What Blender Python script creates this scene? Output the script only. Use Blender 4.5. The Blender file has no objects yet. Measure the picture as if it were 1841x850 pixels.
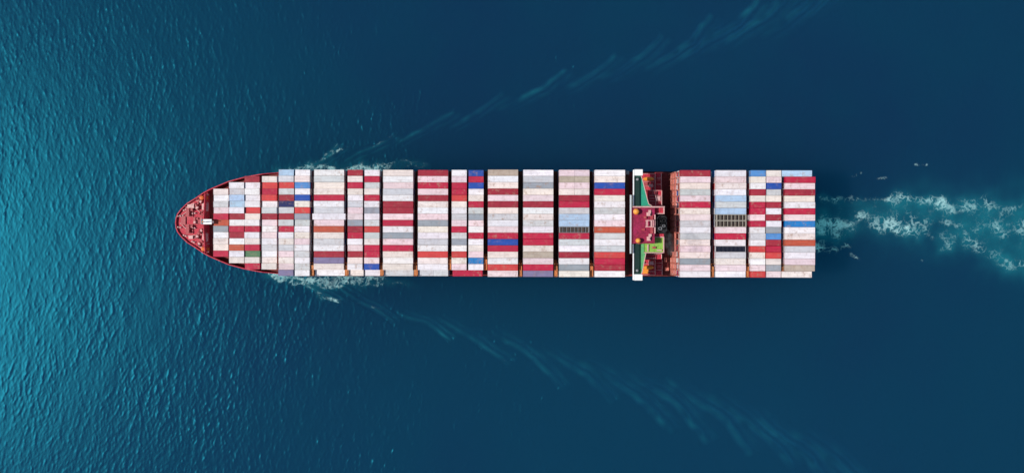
import bpy, bmesh, math, random
import numpy as np
from mathutils import Vector

random.seed(7)
rng = np.random.default_rng(11)
R = math.radians
scene = bpy.context.scene
col = scene.collection

# ------------------------------------------------------------------ camera
D = 380.0                       # camera to the tops of the highest stacks
ZT = 31.8
HC = ZT + D
T = 200.1 / D                   # tan of half the horizontal field of view
cam_d = bpy.data.cameras.new('camera')
cam = bpy.data.objects.new('camera', cam_d)
col.objects.link(cam)
cam.location = (0, 0, HC)
cam.rotation_euler = (0, 0, 0.0026)
cam_d.sensor_fit = 'HORIZONTAL'
cam_d.angle = 2 * math.atan(T)
cam_d.clip_start = 1.0
cam_d.clip_end = 40000
scene.camera = cam

# ------------------------------------------------------------------ light
SUN_EL, SUN_AZ = R(52), R(184)  # azimuth counted from +x, anticlockwise: the sun stands off the bow, on the port side
w = bpy.data.worlds.new("World")
scene.world = w
w.use_nodes = True
nt = w.node_tree
sky = nt.nodes.new('ShaderNodeTexSky')
sky.sky_type = 'NISHITA'
sky.sun_disc = False
sky.sun_elevation = SUN_EL
sky.sun_rotation = R(90) - SUN_AZ
bg = nt.nodes['Background']
bg.inputs[1].default_value = 0.09
nt.links.new(sky.outputs[0], bg.inputs[0])
sd = bpy.data.lights.new('sun', 'SUN')
sd.energy = 4.15
sd.angle = R(0.5)
sd.color = (1.0, 0.96, 0.91)
sun = bpy.data.objects.new('sun', sd)
col.objects.link(sun)
tosun = Vector((math.cos(SUN_EL) * math.cos(SUN_AZ), math.cos(SUN_EL) * math.sin(SUN_AZ), math.sin(SUN_EL)))
sun.rotation_euler = tosun.to_track_quat('Z', 'Y').to_euler()
sun.location = tosun * 600
vs = scene.view_settings
vs.view_transform = 'Standard'
vs.look = 'None'
vs.exposure = 0.0
vs.gamma = 1.0
vs.use_curve_mapping = False


# ------------------------------------------------------------------ helpers
def P(px, py, z):
    """A place in the photograph (1841 x 850) at height z, as a point of the world."""
    k = T * (HC - z) / 920.5
    return Vector(((px - 920.5) * k, (425 - py) * k, z))


class MB:
    def __init__(self):
        self.v, self.f = [], []

    def add(self, vs, fs):
        o = len(self.v)
        self.v += [tuple(p) for p in vs]
        self.f += [tuple(i + o for i in f) for f in fs]
        return self

    def box(self, x0, y0, z0, x1, y1, z1):
        x0, x1 = sorted((x0, x1)); y0, y1 = sorted((y0, y1)); z0, z1 = sorted((z0, z1))
        return self.add([(x0, y0, z0), (x1, y0, z0), (x1, y1, z0), (x0, y1, z0), (x0, y0, z1), (x1, y0, z1), (x1, y1, z1), (x0, y1, z1)],
                        [(3, 2, 1, 0), (4, 5, 6, 7), (0, 1, 5, 4), (1, 2, 6, 5), (2, 3, 7, 6), (3, 0, 4, 7)])

    def pbox(self, px0, py0, px1, py1, z0, z1):
        """A box whose top covers that rectangle of the photograph."""
        a, b = P(px0, py0, z1), P(px1, py1, z1)
        return self.box(a.x, a.y, z0, b.x, b.y, z1)

    def prism(self, pts, z0, z1):
        n = len(pts)
        area = sum(pts[i][0] * pts[(i + 1) % n][1] - pts[(i + 1) % n][0] * pts[i][1] for i in range(n))
        if area < 0:
            pts = pts[::-1]
        return self.add([(p[0], p[1], z0) for p in pts] + [(p[0], p[1], z1) for p in pts],
                        [tuple(range(n - 1, -1, -1)), tuple(range(n, 2 * n))] + [(i, (i + 1) % n, n + (i + 1) % n, n + i) for i in range(n)])

    def tube(self, a, b, r, n=8, r2=None):
        a, b = Vector(a), Vector(b)
        r2 = r if r2 is None else r2
        d = (b - a).normalized()
        u = d.orthogonal().normalized(); w_ = d.cross(u)
        c = [(math.cos(2 * math.pi * i / n), math.sin(2 * math.pi * i / n)) for i in range(n)]
        return self.add([a + (u * x + w_ * y) * r for x, y in c] + [b + (u * x + w_ * y) * r2 for x, y in c],
                        [tuple(range(n - 1, -1, -1)), tuple(range(n, 2 * n))] + [(i, (i + 1) % n, n + (i + 1) % n, n + i) for i in range(n)])

    def lathe(self, c, prof, n=14):
        """Rings (radius, height above c)."""
        vs, fs = [], []
        for r, z in prof:
            vs += [(c[0] + r * math.cos(2 * math.pi * i / n), c[1] + r * math.sin(2 * math.pi * i / n), c[2] + z) for i in range(n)]
        m = len(prof)
        for k in range(m - 1):
            fs += [(k * n + i, k * n + (i + 1) % n, (k + 1) * n + (i + 1) % n, (k + 1) * n + i) for i in range(n)]
        fs += [tuple(range(n - 1, -1, -1)), tuple(range((m - 1) * n, m * n))]
        return self.add(vs, fs)

    def mesh(self, name):
        me = bpy.data.meshes.new(name)
        me.from_pydata(self.v, [], self.f)
        me.validate()
        return me

    def build(self, name, mat, parent=None):
        o = bpy.data.objects.new(name, self.mesh(name))
        o.data.materials.append(mat)
        col.objects.link(o)
        if parent is not None:
            o.parent = parent
        return o


def tag(o, label=None, cat=None, group=None, kind=None):
    if label: o['label'] = label
    if cat: o['category'] = cat
    if group: o['group'] = group
    if kind: o['kind'] = kind
    return o


def N(nt, t, **kw):
    n = nt.nodes.new(t)
    for k, v in kw.items():
        setattr(n, k, v)
    return n


def noise(nt, vec, scale, detail=4, rough=0.55):
    n = N(nt, 'ShaderNodeTexNoise')
    n.inputs['Scale'].default_value = scale
    n.inputs['Detail'].default_value = detail
    n.inputs['Roughness'].default_value = rough
    nt.links.new(vec, n.inputs['Vector'])
    return n.outputs['Fac']


def mp(nt, val, a, b, c=0.0, d=1.0, smooth=True):
    n = N(nt, 'ShaderNodeMapRange')
    if smooth: n.interpolation_type = 'SMOOTHSTEP'
    nt.links.new(val, n.inputs[0])
    for i, x in zip((1, 2, 3, 4), (a, b, c, d)):
        n.inputs[i].default_value = x
    return n.outputs[0]


def mth(nt, op, a, b=None, clamp=False):
    n = N(nt, 'ShaderNodeMath', operation=op)
    n.use_clamp = clamp
    for i, x in enumerate((a, b)):
        if x is None: continue
        if isinstance(x, (int, float)): n.inputs[i].default_value = x
        else: nt.links.new(x, n.inputs[i])
    return n.outputs[0]


def mixc(nt, fac, a, b, mode='MIX'):
    n = N(nt, 'ShaderNodeMix', data_type='RGBA', blend_type=mode)
    for i, x in ((0, fac), (6, a), (7, b)):
        if isinstance(x, (int, float)): n.inputs[i].default_value = x
        elif isinstance(x, tuple): n.inputs[i].default_value = (*x, 1)
        else: nt.links.new(x, n.inputs[i])
    return n.outputs[2]


def new_mat(name):
    m = bpy.data.materials.new(name)
    m.use_nodes = True
    return m, m.node_tree, m.node_tree.nodes['Principled BSDF']


def paint(name, c, rough=0.5, wear=(0.30, 0.11, 0.05), amount=0.35, scale=0.5, var=0.25):
    """Weathered ship's paint: patchy, scuffed, with blotches of another colour."""
    m, nt, b = new_mat(name)
    co = N(nt, 'ShaderNodeTexCoord').outputs['Object']
    n1 = noise(nt, co, scale, 6, 0.65)
    n2 = noise(nt, co, scale * 5.3, 4, 0.6)
    base = mixc(nt, mp(nt, n2, 0.3, 0.7), tuple(x * (1 - var) for x in c), tuple(min(1, x * (1 + var)) for x in c))
    base = mixc(nt, mth(nt, 'MULTIPLY', mp(nt, n1, 0.52, 0.72), amount), base, wear)
    nt.links.new(base, b.inputs['Base Color'])
    b.inputs['Roughness'].default_value = rough
    b.inputs['Specular IOR Level'].default_value = 0.35
    return m


def container_paint(name, attr=False):
    m, nt, b = new_mat(name)
    info = N(nt, 'ShaderNodeObjectInfo')
    tc = N(nt, 'ShaderNodeTexCoord').outputs['Object']
    if attr:
        c = N(nt, 'ShaderNodeAttribute', attribute_name='paint').outputs['Color']
        vec = tc
    else:
        c = info.outputs['Color']
        off = N(nt, 'ShaderNodeVectorMath', operation='MULTIPLY_ADD')
        comb = N(nt, 'ShaderNodeCombineXYZ')
        for i in range(3): nt.links.new(info.outputs['Random'], comb.inputs[i])
        nt.links.new(comb.outputs[0], off.inputs[0])
        off.inputs[1].default_value = (371, 193, 87)
        nt.links.new(tc, off.inputs[2])
        vec = off.outputs[0]
    st = N(nt, 'ShaderNodeMapping')
    st.inputs['Scale'].default_value = (0.16, 2.2, 1)          # streaks along the box
    nt.links.new(vec, st.inputs[0])
    st2 = N(nt, 'ShaderNodeMapping')
    st2.inputs['Scale'].default_value = (0.8, 0.35, 1)          # bands across the roof
    nt.links.new(vec, st2.inputs[0])
    s1 = noise(nt, st.outputs[0], 1.0, 4, 0.6)
    s2 = noise(nt, st2.outputs[0], 1.0, 5, 0.65)
    bl = noise(nt, vec, 0.55, 6, 0.7)
    k = mixc(nt, mp(nt, s1, 0.3, 0.72), (1, 1, 1), (0.78, 0.78, 0.80))
    k = mixc(nt, mth(nt, 'MULTIPLY', mp(nt, s2, 0.46, 0.72), 0.5), k, (0.60, 0.56, 0.55))
    out = mixc(nt, 1.0, c, k, 'MULTIPLY')
    heavy = mp(nt, info.outputs['Random'], 0.3, 1.0, 0.22, 0.9, False)
    out = mixc(nt, mth(nt, 'MULTIPLY', mp(nt, bl, 0.50, 0.72), heavy), out, (0.34, 0.21, 0.15))
    nt.links.new(out, b.inputs['Base Color'])
    b.inputs['Roughness'].default_value = 0.55
    b.inputs['Specular IOR Level'].default_value = 0.3
    return m


M = {
    'hull': paint('hull_paint', (0.20, 0.012, 0.022), 0.5),
    'deck': paint('deck_paint', (0.46, 0.026, 0.050), 0.65, (0.50, 0.16, 0.16), 0.6, 0.4, 0.4),
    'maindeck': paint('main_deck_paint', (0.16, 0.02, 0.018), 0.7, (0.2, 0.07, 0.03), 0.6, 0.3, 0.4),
    'fitting': paint('fitting_paint', (0.36, 0.05, 0.06), 0.5, (0.5, 0.25, 0.2), 0.5, 1.2, 0.4),
    'pinkrail': paint('rail_paint', (0.62, 0.36, 0.34), 0.5, (0.4, 0.12, 0.08), 0.5, 1.0, 0.2),
    'white': paint('white_paint', (0.80, 0.80, 0.78), 0.45, (0.5, 0.45, 0.4), 0.25, 0.7, 0.06),
    'orange': paint('orange_paint', (0.78, 0.27, 0.03), 0.45, (0.8, 0.5, 0.15), 0.5, 0.8, 0.2),
    'redorange': paint('red_orange_paint', (0.62, 0.13, 0.03), 0.5, (0.6, 0.3, 0.08), 0.5, 0.9, 0.25),
    'lash_shaded': paint('shaded_lashing_paint', (0.10, 0.032, 0.016), 0.65, (0.2, 0.09, 0.04), 0.6, 0.5, 0.35),  # lashing bridge paint, darkened for the shade in the gaps
    'lash_lit': paint('lit_lashing_paint', (0.46, 0.15, 0.045), 0.65, (0.5, 0.26, 0.1), 0.6, 0.5, 0.35),  # brighter lashing paint: sunlight at the gap ends put into the colour
    'salmon': paint('salmon_paint', (0.50, 0.14, 0.10), 0.6, (0.55, 0.38, 0.32), 0.8, 0.5, 0.35),
    'hatch': paint('hatch_paint', (0.12, 0.025, 0.02), 0.7),
    'crimson': paint('roof_deck_paint', (0.25, 0.009, 0.045), 0.6, (0.42, 0.02, 0.12), 0.7, 0.22, 0.3),
    'green': paint('green_deck_paint', (0.018, 0.29, 0.18), 0.6, (0.10, 0.36, 0.2), 0.4, 0.4, 0.2),
    'green_lit': paint('lit_green_deck_paint', (0.10, 0.36, 0.14), 0.6, (0.2, 0.42, 0.1), 0.6, 0.3, 0.2),  # lighter copy of the wing green, sunlight put into the colour
    'khaki': paint('khaki_frame_paint', (0.36, 0.33, 0.27), 0.6, (0.3, 0.16, 0.1), 0.5, 0.9, 0.2),
    'lime': paint('lime_deck_paint', (0.21, 0.42, 0.06), 0.6, (0.3, 0.36, 0.12), 0.5, 0.35, 0.2),
    'darkgreen': paint('dark_green_roof_paint', (0.006, 0.028, 0.022), 0.5, (0.02, 0.06, 0.045), 0.4, 0.6, 0.3),
    'black': paint('soot_black', (0.012, 0.012, 0.014), 0.6, (0.03, 0.03, 0.03), 0.4, 0.8, 0.3),
    'palegrey': paint('pale_grey_paint', (0.50, 0.54, 0.54), 0.5, (0.4, 0.3, 0.26), 0.4, 0.7, 0.1),
    'grey': paint('grey_metal', (0.24, 0.24, 0.25), 0.5, (0.12, 0.1, 0.09), 0.5, 0.9, 0.2),
    'glass': paint('bridge_glass', (0.01, 0.018, 0.02), 0.08, (0.01, 0.02, 0.02), 0.0),
    'cpaint': container_paint('container_paint'),
    'lower': container_paint('lower_container_paint', True),
    'wood': paint('rack_planks', (0.055, 0.045, 0.04), 0.8, (0.16, 0.08, 0.05), 0.6, 0.9, 0.3),
    'tarp': paint('black_tarpaulin', (0.006, 0.008, 0.02), 0.5, (0.01, 0.012, 0.03), 0.3),
}


def lin(r, g, b):
    f = lambda c: (c / 255 / 12.92) if c / 255 <= 0.04045 else ((c / 255 + 0.055) / 1.055) ** 2.4
    return (f(r), f(g), f(b), 1.0)


# ------------------------------------------------------------------ water
def sea():
    dx = 0.35
    xs = np.linspace(-240, 240, 1372); dx = xs[1] - xs[0]
    ys = np.linspace(-125, 125, 715)
    nx, ny = len(xs), len(ys)
    # wind sea from a directional spectrum: short crests lying athwart the ship's course
    kx = np.fft.fftfreq(nx, dx) * 2 * np.pi
    ky = np.fft.rfftfreq(ny, dx) * 2 * np.pi
    KX, KY = np.meshgrid(kx, ky, indexing='ij')
    K = np.hypot(KX, KY); K[0, 0] = 1e-6
    th = np.arctan2(KY, KX) - R(-6)
    def field(lo, hi, slope, spread, power):
        S = K ** (-power) * np.exp(-(2 * np.pi / lo / K) ** 2) * np.exp(-(K * hi / (2 * np.pi)) ** 2)
        S *= np.abs(np.cos(th)) ** spread
        S[0, 0] = 0
        h = np.fft.irfft2(np.fft.rfft2(rng.standard_normal((nx, ny))) * np.sqrt(S), s=(nx, ny))
        g = np.sqrt(np.mean(np.gradient(h, dx, axis=0) ** 2))
        return h * slope / g
    fine = field(3.7, 1.15, 1.0, 4.5, 2.7)
    sg = fine.std()
    fine = sg * (np.exp(0.5 * fine / sg) - 1.13) * 1.35                 # peaked crests, flat troughs
    gust = np.fft.irfft2(np.fft.rfft2(rng.standard_normal((nx, ny))) * np.exp(-(K * 5) ** 2), s=(nx, ny))
    H = fine * 0.047 * (1 + 0.25 * np.clip(gust / gust.std(), -2, 2)) + field(20.0, 6.0, 0.007, 2.0, 3.2)
    X, Y = np.meshgrid(xs, ys, indexing='ij')
    k = 920.5 / (T * HC)
    c, s = math.cos(0.0026), math.sin(0.0026)
    PX = 920.5 + (X * c + Y * s) * k
    PY = 425 - (Y * c - X * s) * k
    foam = np.zeros_like(H); air_sheen = np.zeros_like(H)
    lowf = lambda L: (lambda h: h / h.std())(np.fft.irfft2(np.fft.rfft2(rng.standard_normal((nx, ny))) * np.exp(-(K * L / 5) ** 2), s=(nx, ny)))
    W1, W2, W3, W4, W5 = lowf(14), lowf(14), lowf(5), lowf(3.2), lowf(7)
    WX, WY = PX + 5 * W1 + 2.5 * W4, PY + 3.5 * W2 + 2.6 * W3

    def seg(x, y, pts):
        """Distance to a polyline, and the share of its length at the foot."""
        best = np.full(x.shape, 1e9); tt = np.zeros(x.shape); side = np.zeros(x.shape)
        n = len(pts) - 1
        for i in range(n):
            (x0, y0), (x1, y1) = pts[i], pts[i + 1]
            L = math.hypot(x1 - x0, y1 - y0)
            t = np.clip(((x - x0) * (x1 - x0) + (y - y0) * (y1 - y0)) / L ** 2, 0, 1)
            d = np.hypot(x - x0 - t * (x1 - x0), y - y0 - t * (y1 - y0))
            m = d < best
            best = np.where(m, d, best); tt = np.where(m, (i + t) / n, tt)
            side = np.where(m, np.sign((x - x0) * (y1 - y0) - (y - y0) * (x1 - x0)), side)
        return best, tt, side

    def window(pts, pad):
        a = np.array(pts)
        x0, x1 = (a[:, 0].min() - pad - 920.5) / k, (a[:, 0].max() + pad - 920.5) / k
        y0, y1 = (425 - a[:, 1].max() - pad) / k, (425 - a[:, 1].min() + pad) / k
        i0, i1 = np.searchsorted(xs, [x0 - 1, x1 + 1]); j0, j1 = np.searchsorted(ys, [y0 - 1, y1 + 1])
        return slice(i0, i1), slice(j0, j1)

    def stroke(F, pts, w0, w1, a0, a1, warp=True):
        sl = window(pts, 3 * max(w0, w1) + 20)
        d, t, _ = seg((WX if warp else PX)[sl], (WY if warp else PY)[sl], pts)
        F[sl] += np.exp(-(d / (w0 + (w1 - w0) * t)) ** 2) * (a0 + (a1 - a0) * t)

    def crest(pts, wd, h, a):
        nonlocal H
        sl = window(pts, 6 * wd + 10)
        d, t, sd_ = seg(PX[sl] + 1.2 * W3[sl], PY[sl] + 1.6 * W1[sl], pts)
        d = d * sd_
        env = np.clip(np.sin(np.pi * np.clip(t, 0.0, 1)), 0, 1) ** 0.7
        u = d / wd
        H[sl] += h * env * (np.exp(-u ** 2) - 0.75 * np.exp(-(u - 1.9) ** 2) - 0.4 * np.exp(-(u + 1.9) ** 2))
        air_sheen[sl] += a * env * np.exp(-u ** 2) * np.clip(0.75 + 0.4 * W3[sl], 0.1, 2)  # crest paler in colour, for aerated water and for sky sheen

    # the bow wave's two arms: short diverging crests in echelon
    up = [((585, 285), (614, 268)), ((640, 281), (668, 266), (706, 243)), ((738, 244), (772, 228), (812, 203)), ((832, 217), (862, 200), (900, 174)),
          ((928, 184), (972, 162), (1014, 130)), ((1030, 152), (1066, 134), (1104, 102)), ((1104, 132), (1150, 104), (1188, 66)), ((1190, 108), (1240, 76), (1276, 34)),
          ((1262, 80), (1320, 46), (1362, 4)), ((1326, 62), (1384, 24), (1420, -18)), ((1404, 42), (1450, 6), (1480, -30)), ((1490, -6), (1540, -44), (1570, -84))]
    dn = [((572, 524), (608, 542)), ((634, 532), (664, 549), (704, 571)), ((738, 569), (770, 584), (806, 610)), ((818, 588), (862, 616), (908, 648)),
          ((916, 614), (962, 644), (1006, 690)), ((1012, 648), (1056, 676), (1096, 716)), ((1084, 672), (1142, 708), (1202, 766)), ((1166, 694), (1222, 734), (1268, 788)),
          ((1246, 716), (1308, 760), (1346, 812)), ((1320, 742), (1382, 788), (1420, 836)), ((1394, 778), (1456, 826), (1490, 872)), ((1470, 806), (1530, 854), (1570, 900))]
    for sgn, arr in ((1, up), (-1, dn)):
        for i, pts in enumerate(arr):
            pts = list(pts)
            e0 = tuple(p + (p - q_) * 0.8 for p, q_ in zip(pts[0], pts[1]))
            e1 = tuple(p + (p - q_) * 0.15 for p, q_ in zip(pts[-1], pts[-2]))
            pts = [e0] + pts + [e1]
            wd = 2.1 + 0.34 * i
            a = 0.62 * (0.55, 0.42, 0.40, 0.36, 0.34, 0.27, 0.26, 0.26, 0.25, 0.22, 0.2, 0.16)[i]
            crest(pts, wd, 0.22 + 0.05 * i, a)
            off = 2.2 * wd + 3                                   # a fainter second crest behind each
            q = [(x + off * 1.3, y + (off * 0.55 if sgn > 0 else -off * 0.55)) for x, y in pts]
            crest(q, wd * 0.9, 0.14 + 0.03 * i, a * 0.4)
            if i < 4:
                stroke(foam, [pts[-3], pts[-2]], 2.6, 2.2, (0.30, 0.16, 0.12, 0.10)[i], (0.50, 0.30, 0.2, 0.16)[i], False)
    stroke(foam, [(600, 273), (616, 267)], 2.6, 2.6, .45, .5, False)
    stroke(foam, [(596, 537), (610, 543)], 2.6, 2.6, .45, .5, False)
    # white water thrown up along the sides
    stroke(foam, [(500, 309), (520, 304), (560, 302), (620, 301), (700, 301)], 6, 5, 0.85, 0.5)
    stroke(foam, [(560, 304), (760, 303)], 5, 4, 0.55, 0.28)
    stroke(foam, [(640, 299), (720, 293), (770, 296)], 4, 4, 0.42, 0.30)
    stroke(foam, [(476, 485), (489, 494), (506, 503)], 3.0, 3.4, 1.5, 1.0, False)
    stroke(foam, [(504, 502), (540, 504), (580, 505), (640, 504), (690, 502)], 7, 6, 0.72, 0.5)
    stroke(foam, [(520, 498), (700, 497)], 6, 5, 0.7, 0.5)
    stroke(foam, [(540, 512), (640, 510), (690, 514)], 4, 4, 0.5, 0.45)
    stroke(foam, [(700, 508), (745, 514)], 4, 3, 0.35, 0.30)
    stroke(air_sheen, [(500, 306), (600, 299), (760, 298)], 10, 8, 0.45, 0.15)
    stroke(air_sheen, [(490, 496), (580, 510), (740, 508)], 11, 9, 0.55, 0.12)
    stroke(air_sheen, [(560, 296), (614, 268)], 8, 3, 0.25, 0.2)
    stroke(air_sheen, [(556, 516), (610, 543)], 8, 3, 0.3, 0.2)
    stroke(foam, [(520, 304), (560, 293), (614, 268)], 6, 3, 0.5, 0.45)
    stroke(foam, [(510, 503), (552, 517), (610, 543)], 6, 3, 0.5, 0.45)
    stroke(foam, [(610, 272), (660, 268), (740, 240)], 3, 3, 0.25, 0.12)
    stroke(foam, [(610, 540), (660, 548), (740, 572)], 3, 3, 0.25, 0.12)
    # the wake
    stroke(foam, [(1462, 400), (1480, 403), (1510, 402), (1550, 401)], 9, 5, 0.62, 0.8)
    stroke(foam, [(1530, 388), (1545, 392), (1550, 402)], 5, 4, 0.5, 0.6)
    stroke(foam, [(1465, 408), (1500, 425), (1470, 446)], 11, 9, 0.55, 0.52)
    stroke(foam, [(1464, 450), (1490, 456), (1514, 450)], 9, 6, 0.72, 0.6)
    stroke(foam, [(1550, 403), (1600, 405), (1640, 402)], 12, 13, 0.55, 0.52)
    stroke(foam, [(1590, 395), (1602, 405), (1590, 412)], 4, 3, 0.3, 0.3)
    stroke(foam, [(1632, 388), (1641, 400), (1628, 413)], 4, 4, 0.35, 0.3)
    stroke(foam, [(1480, 366), (1520, 352), (1570, 356), (1640, 358), (1690, 366)], 7, 9, 0.60, 0.56)
    stroke(foam, [(1688, 362), (1715, 372), (1750, 374), (1775, 364)], 11, 12, 0.55, 0.6)
    stroke(foam, [(1770, 368), (1810, 380), (1850, 366)], 7, 9, 0.48, 0.36)
    stroke(foam, [(1600, 412), (1660, 420), (1720, 438), (1770, 456), (1841, 478), (1900, 496)], 9, 12, 0.42, 0.56)
    stroke(foam, [(1660, 402), (1690, 410), (1725, 404), (1738, 425), (1745, 445)], 7, 7, 0.40, 0.44)
    stroke(foam, [(1760, 405), (1800, 415), (1850, 405)], 12, 14, 0.28, 0.36)
    stroke(foam, [(1520, 318), (1535, 316), (1549, 310)], 3.0, 2.8, 0.5, 0.8, False)
    stroke(foam, [(1578, 319), (1592, 320)], 3.2, 3.2, 0.7, 0.7, False)
    stroke(foam, [(1646, 296), (1666, 296)], 2.6, 2.4, 0.8, 0.8, False)
    stroke(foam, [(1530, 458), (1546, 466)], 3.8, 3, 0.9, 0.8, False)
    stroke(foam, [(1655, 468), (1662, 470)], 3, 3, 0.5, 0.5, False)
    stroke(air_sheen, [(1455, 400), (1560, 396), (1680, 394), (1850, 412), (2000, 425)], 20, 68, 0.55, 0.60)
    stroke(foam, [(1455, 402), (1560, 396), (1680, 394), (1850, 412), (2000, 425)], 22, 60, 0.34, 0.30)
    stroke(foam, [(1464, 395), (1500, 410)], 12, 8, 0.22, 0.2)
    stroke(air_sheen, [(1480, 362), (1690, 366)], 8, 12, 0.22, 0.35)
    stroke(air_sheen, [(1600, 412), (1720, 436), (1841, 478), (1960, 520)], 8, 26, 0.3, 0.45)
    stroke(air_sheen, [(1700, 370), (1850, 378)], 12, 18, 0.25, 0.25)
    stroke(air_sheen, [(1466, 420), (1500, 430)], 14, 16, 0.5, 0.4)
    # strands break up into patches astern and along the sides
    patch = np.clip(0.88 + 0.16 * W5 + 0.15 * W4, 0.3, 1.3)
    foam = np.minimum(foam, 0.95) * np.where(PX > 1462, patch * np.clip(1.0 - (PX - 1560) / 900, 0.8, 1.0), np.where(PX > 510, 0.5 + 0.5 * patch, 1.0))
    air_sheen *= np.clip(0.92 + 0.16 * W5 + 0.10 * W1, 0.3, 1.4)
    # churned surface in the wake
    H += np.clip(foam, 0, 1) * 0.10 * W3

    # fade to flat at the rim, then carry the sheet on to the horizon
    fx = np.clip((240 - np.abs(xs)) / 18, 0, 1); fy = np.clip((125 - np.abs(ys)) / 14, 0, 1)
    fade = fx[:, None] * fy[None, :]
    H *= fade; foam *= fade; air_sheen *= fade
    ext = np.cumsum(0.8 * 1.32 ** np.arange(34))
    XS = np.concatenate((-240 - ext[::-1], xs, 240 + ext))
    YS = np.concatenate((-125 - ext[::-1], ys, 125 + ext))
    e = len(ext)
    big = lambda A: np.pad(A, e)
    H, foam, air_sheen = big(H), big(foam), big(air_sheen)
    NX, NY = len(XS), len(YS)
    co = np.empty((NX, NY, 3), np.float32)
    co[..., 0] = XS[:, None]; co[..., 1] = YS[None, :]; co[..., 2] = H
    idx = np.arange(NX * NY, dtype=np.int32).reshape(NX, NY)
    q = np.stack((idx[:-1, :-1], idx[1:, :-1], idx[1:, 1:], idx[:-1, 1:]), -1).reshape(-1, 4)
    me = bpy.data.meshes.new('sea_water')
    me.vertices.add(NX * NY)
    me.vertices.foreach_set('co', co.ravel())
    me.loops.add(q.size)
    me.loops.foreach_set('vertex_index', q.ravel())
    me.polygons.add(len(q))
    me.polygons.foreach_set('loop_start', np.arange(0, q.size, 4, dtype=np.int32))
    me.polygons.foreach_set('use_smooth', np.ones(len(q), bool))
    for nm, A in (('foam', foam), ('air_and_sheen', air_sheen)):
        at = me.attributes.new(nm, 'FLOAT', 'POINT')
        at.data.foreach_set('value', np.clip(A, 0, 2).astype(np.float32).ravel())
    me.update(calc_edges=True)
    o = bpy.data.objects.new('sea_water', me)
    col.objects.link(o)
    tag(o, kind='structure')

    m, nt, b = new_mat('sea')
    pos = N(nt, 'ShaderNodeTexCoord').outputs['Object']
    fo = N(nt, 'ShaderNodeAttribute', attribute_name='foam').outputs['Fac']
    air_sheen_fac = N(nt, 'ShaderNodeAttribute', attribute_name='air_and_sheen').outputs['Fac']
    # lacy foam: a warped web of cells over fractal noise
    wn = N(nt, 'ShaderNodeTexNoise'); wn.inputs['Scale'].default_value = 0.35; wn.inputs['Detail'].default_value = 5
    nt.links.new(pos, wn.inputs['Vector'])
    wv = N(nt, 'ShaderNodeVectorMath', operation='MULTIPLY_ADD')
    nt.links.new(wn.outputs['Color'], wv.inputs[0]); wv.inputs[1].default_value = (7, 7, 7); nt.links.new(pos, wv.inputs[2])
    vo = N(nt, 'ShaderNodeTexVoronoi', feature='DISTANCE_TO_EDGE'); vo.inputs['Scale'].default_value = 0.36
    nt.links.new(wv.outputs[0], vo.inputs['Vector'])
    web = mp(nt, vo.outputs['Distance'], 0.0, 0.34, 1.0, 0.0)
    f1 = noise(nt, pos, 0.8, 8, 0.75)
    pat = mth(nt, 'ADD', mth(nt, 'MULTIPLY', mth(nt, 'MULTIPLY', web, noise(nt, pos, 0.22, 3, 0.5)), 0.75), mth(nt, 'MULTIPLY', f1, 0.95))
    lvl = mth(nt, 'ADD', pat, mth(nt, 'MULTIPLY', fo, 0.55))
    mask = mp(nt, lvl, 0.90, 1.75)
    mask = mth(nt, 'MULTIPLY', mth(nt, 'MULTIPLY', mask, 0.86), mp(nt, fo, 0.05, 0.45))
    # body colour of the sea, drifting slowly between blue and green
    big1 = noise(nt, pos, 0.006, 3, 0.5)
    big2 = noise(nt, pos, 0.03, 4, 0.55)
    deep = mixc(nt, mp(nt, big1, 0.35, 0.65), (0.0043, 0.0280, 0.069), (0.0037, 0.035, 0.073))
    deep = mixc(nt, mth(nt, 'MULTIPLY', mp(nt, big2, 0.4, 0.7), 0.4), deep, (0.0035, 0.035, 0.072))
    aa = mth(nt, 'MULTIPLY', air_sheen_fac, mth(nt, 'ADD', 0.35, noise(nt, pos, 0.16, 5, 0.6)), True)
    body = mixc(nt, aa, deep, (0.012, 0.17, 0.21))
    body = mixc(nt, mask, body, (0.46, 0.78, 0.76))
    nt.links.new(body, b.inputs['Base Color'])
    b.inputs['Roughness'].default_value = 1.0
    b.inputs['Specular IOR Level'].default_value = 0.0
    # light spreads far under the surface before it comes back up
    b.subsurface_method = 'BURLEY'
    nt.links.new(mp(nt, mask, 0.0, 1.0, 1.0, 0.5, False), b.inputs['Subsurface Weight'])
    b.inputs['Subsurface Radius'].default_value = (0.3, 0.9, 1.0)
    b.inputs['Subsurface Scale'].default_value = 140.0
    bp = N(nt, 'ShaderNodeBump')
    bp.inputs['Strength'].default_value = 0.5
    bp.inputs['Distance'].default_value = 0.07
    mpn = N(nt, 'ShaderNodeMapping'); mpn.inputs['Scale'].default_value = (1.0, 0.45, 1)
    nt.links.new(pos, mpn.inputs[0])
    nt.links.new(noise(nt, mpn.outputs[0], 0.9, 3, 0.55), bp.inputs['Height'])
    gl = N(nt, 'ShaderNodeBsdfGlossy', distribution='BECKMANN')
    gl.inputs['Color'].default_value = (0.03, 0.50, 0.68, 1)
    nt.links.new(mth(nt, 'ADD', mth(nt, 'MULTIPLY', mask, 0.4), 0.34), gl.inputs['Roughness'])
    nt.links.new(bp.outputs[0], gl.inputs['Normal'])
    fr = N(nt, 'ShaderNodeFresnel'); fr.inputs['IOR'].default_value = 1.333
    nt.links.new(bp.outputs[0], fr.inputs['Normal'])
    ms = N(nt, 'ShaderNodeMixShader')
    nt.links.new(fr.outputs[0], ms.inputs[0]); nt.links.new(b.outputs[0], ms.inputs[1]); nt.links.new(gl.outputs[0], ms.inputs[2])
    nt.links.new(ms.outputs[0], nt.nodes['Material Output'].inputs['Surface'])
    me.materials.append(m)


sea()

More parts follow.
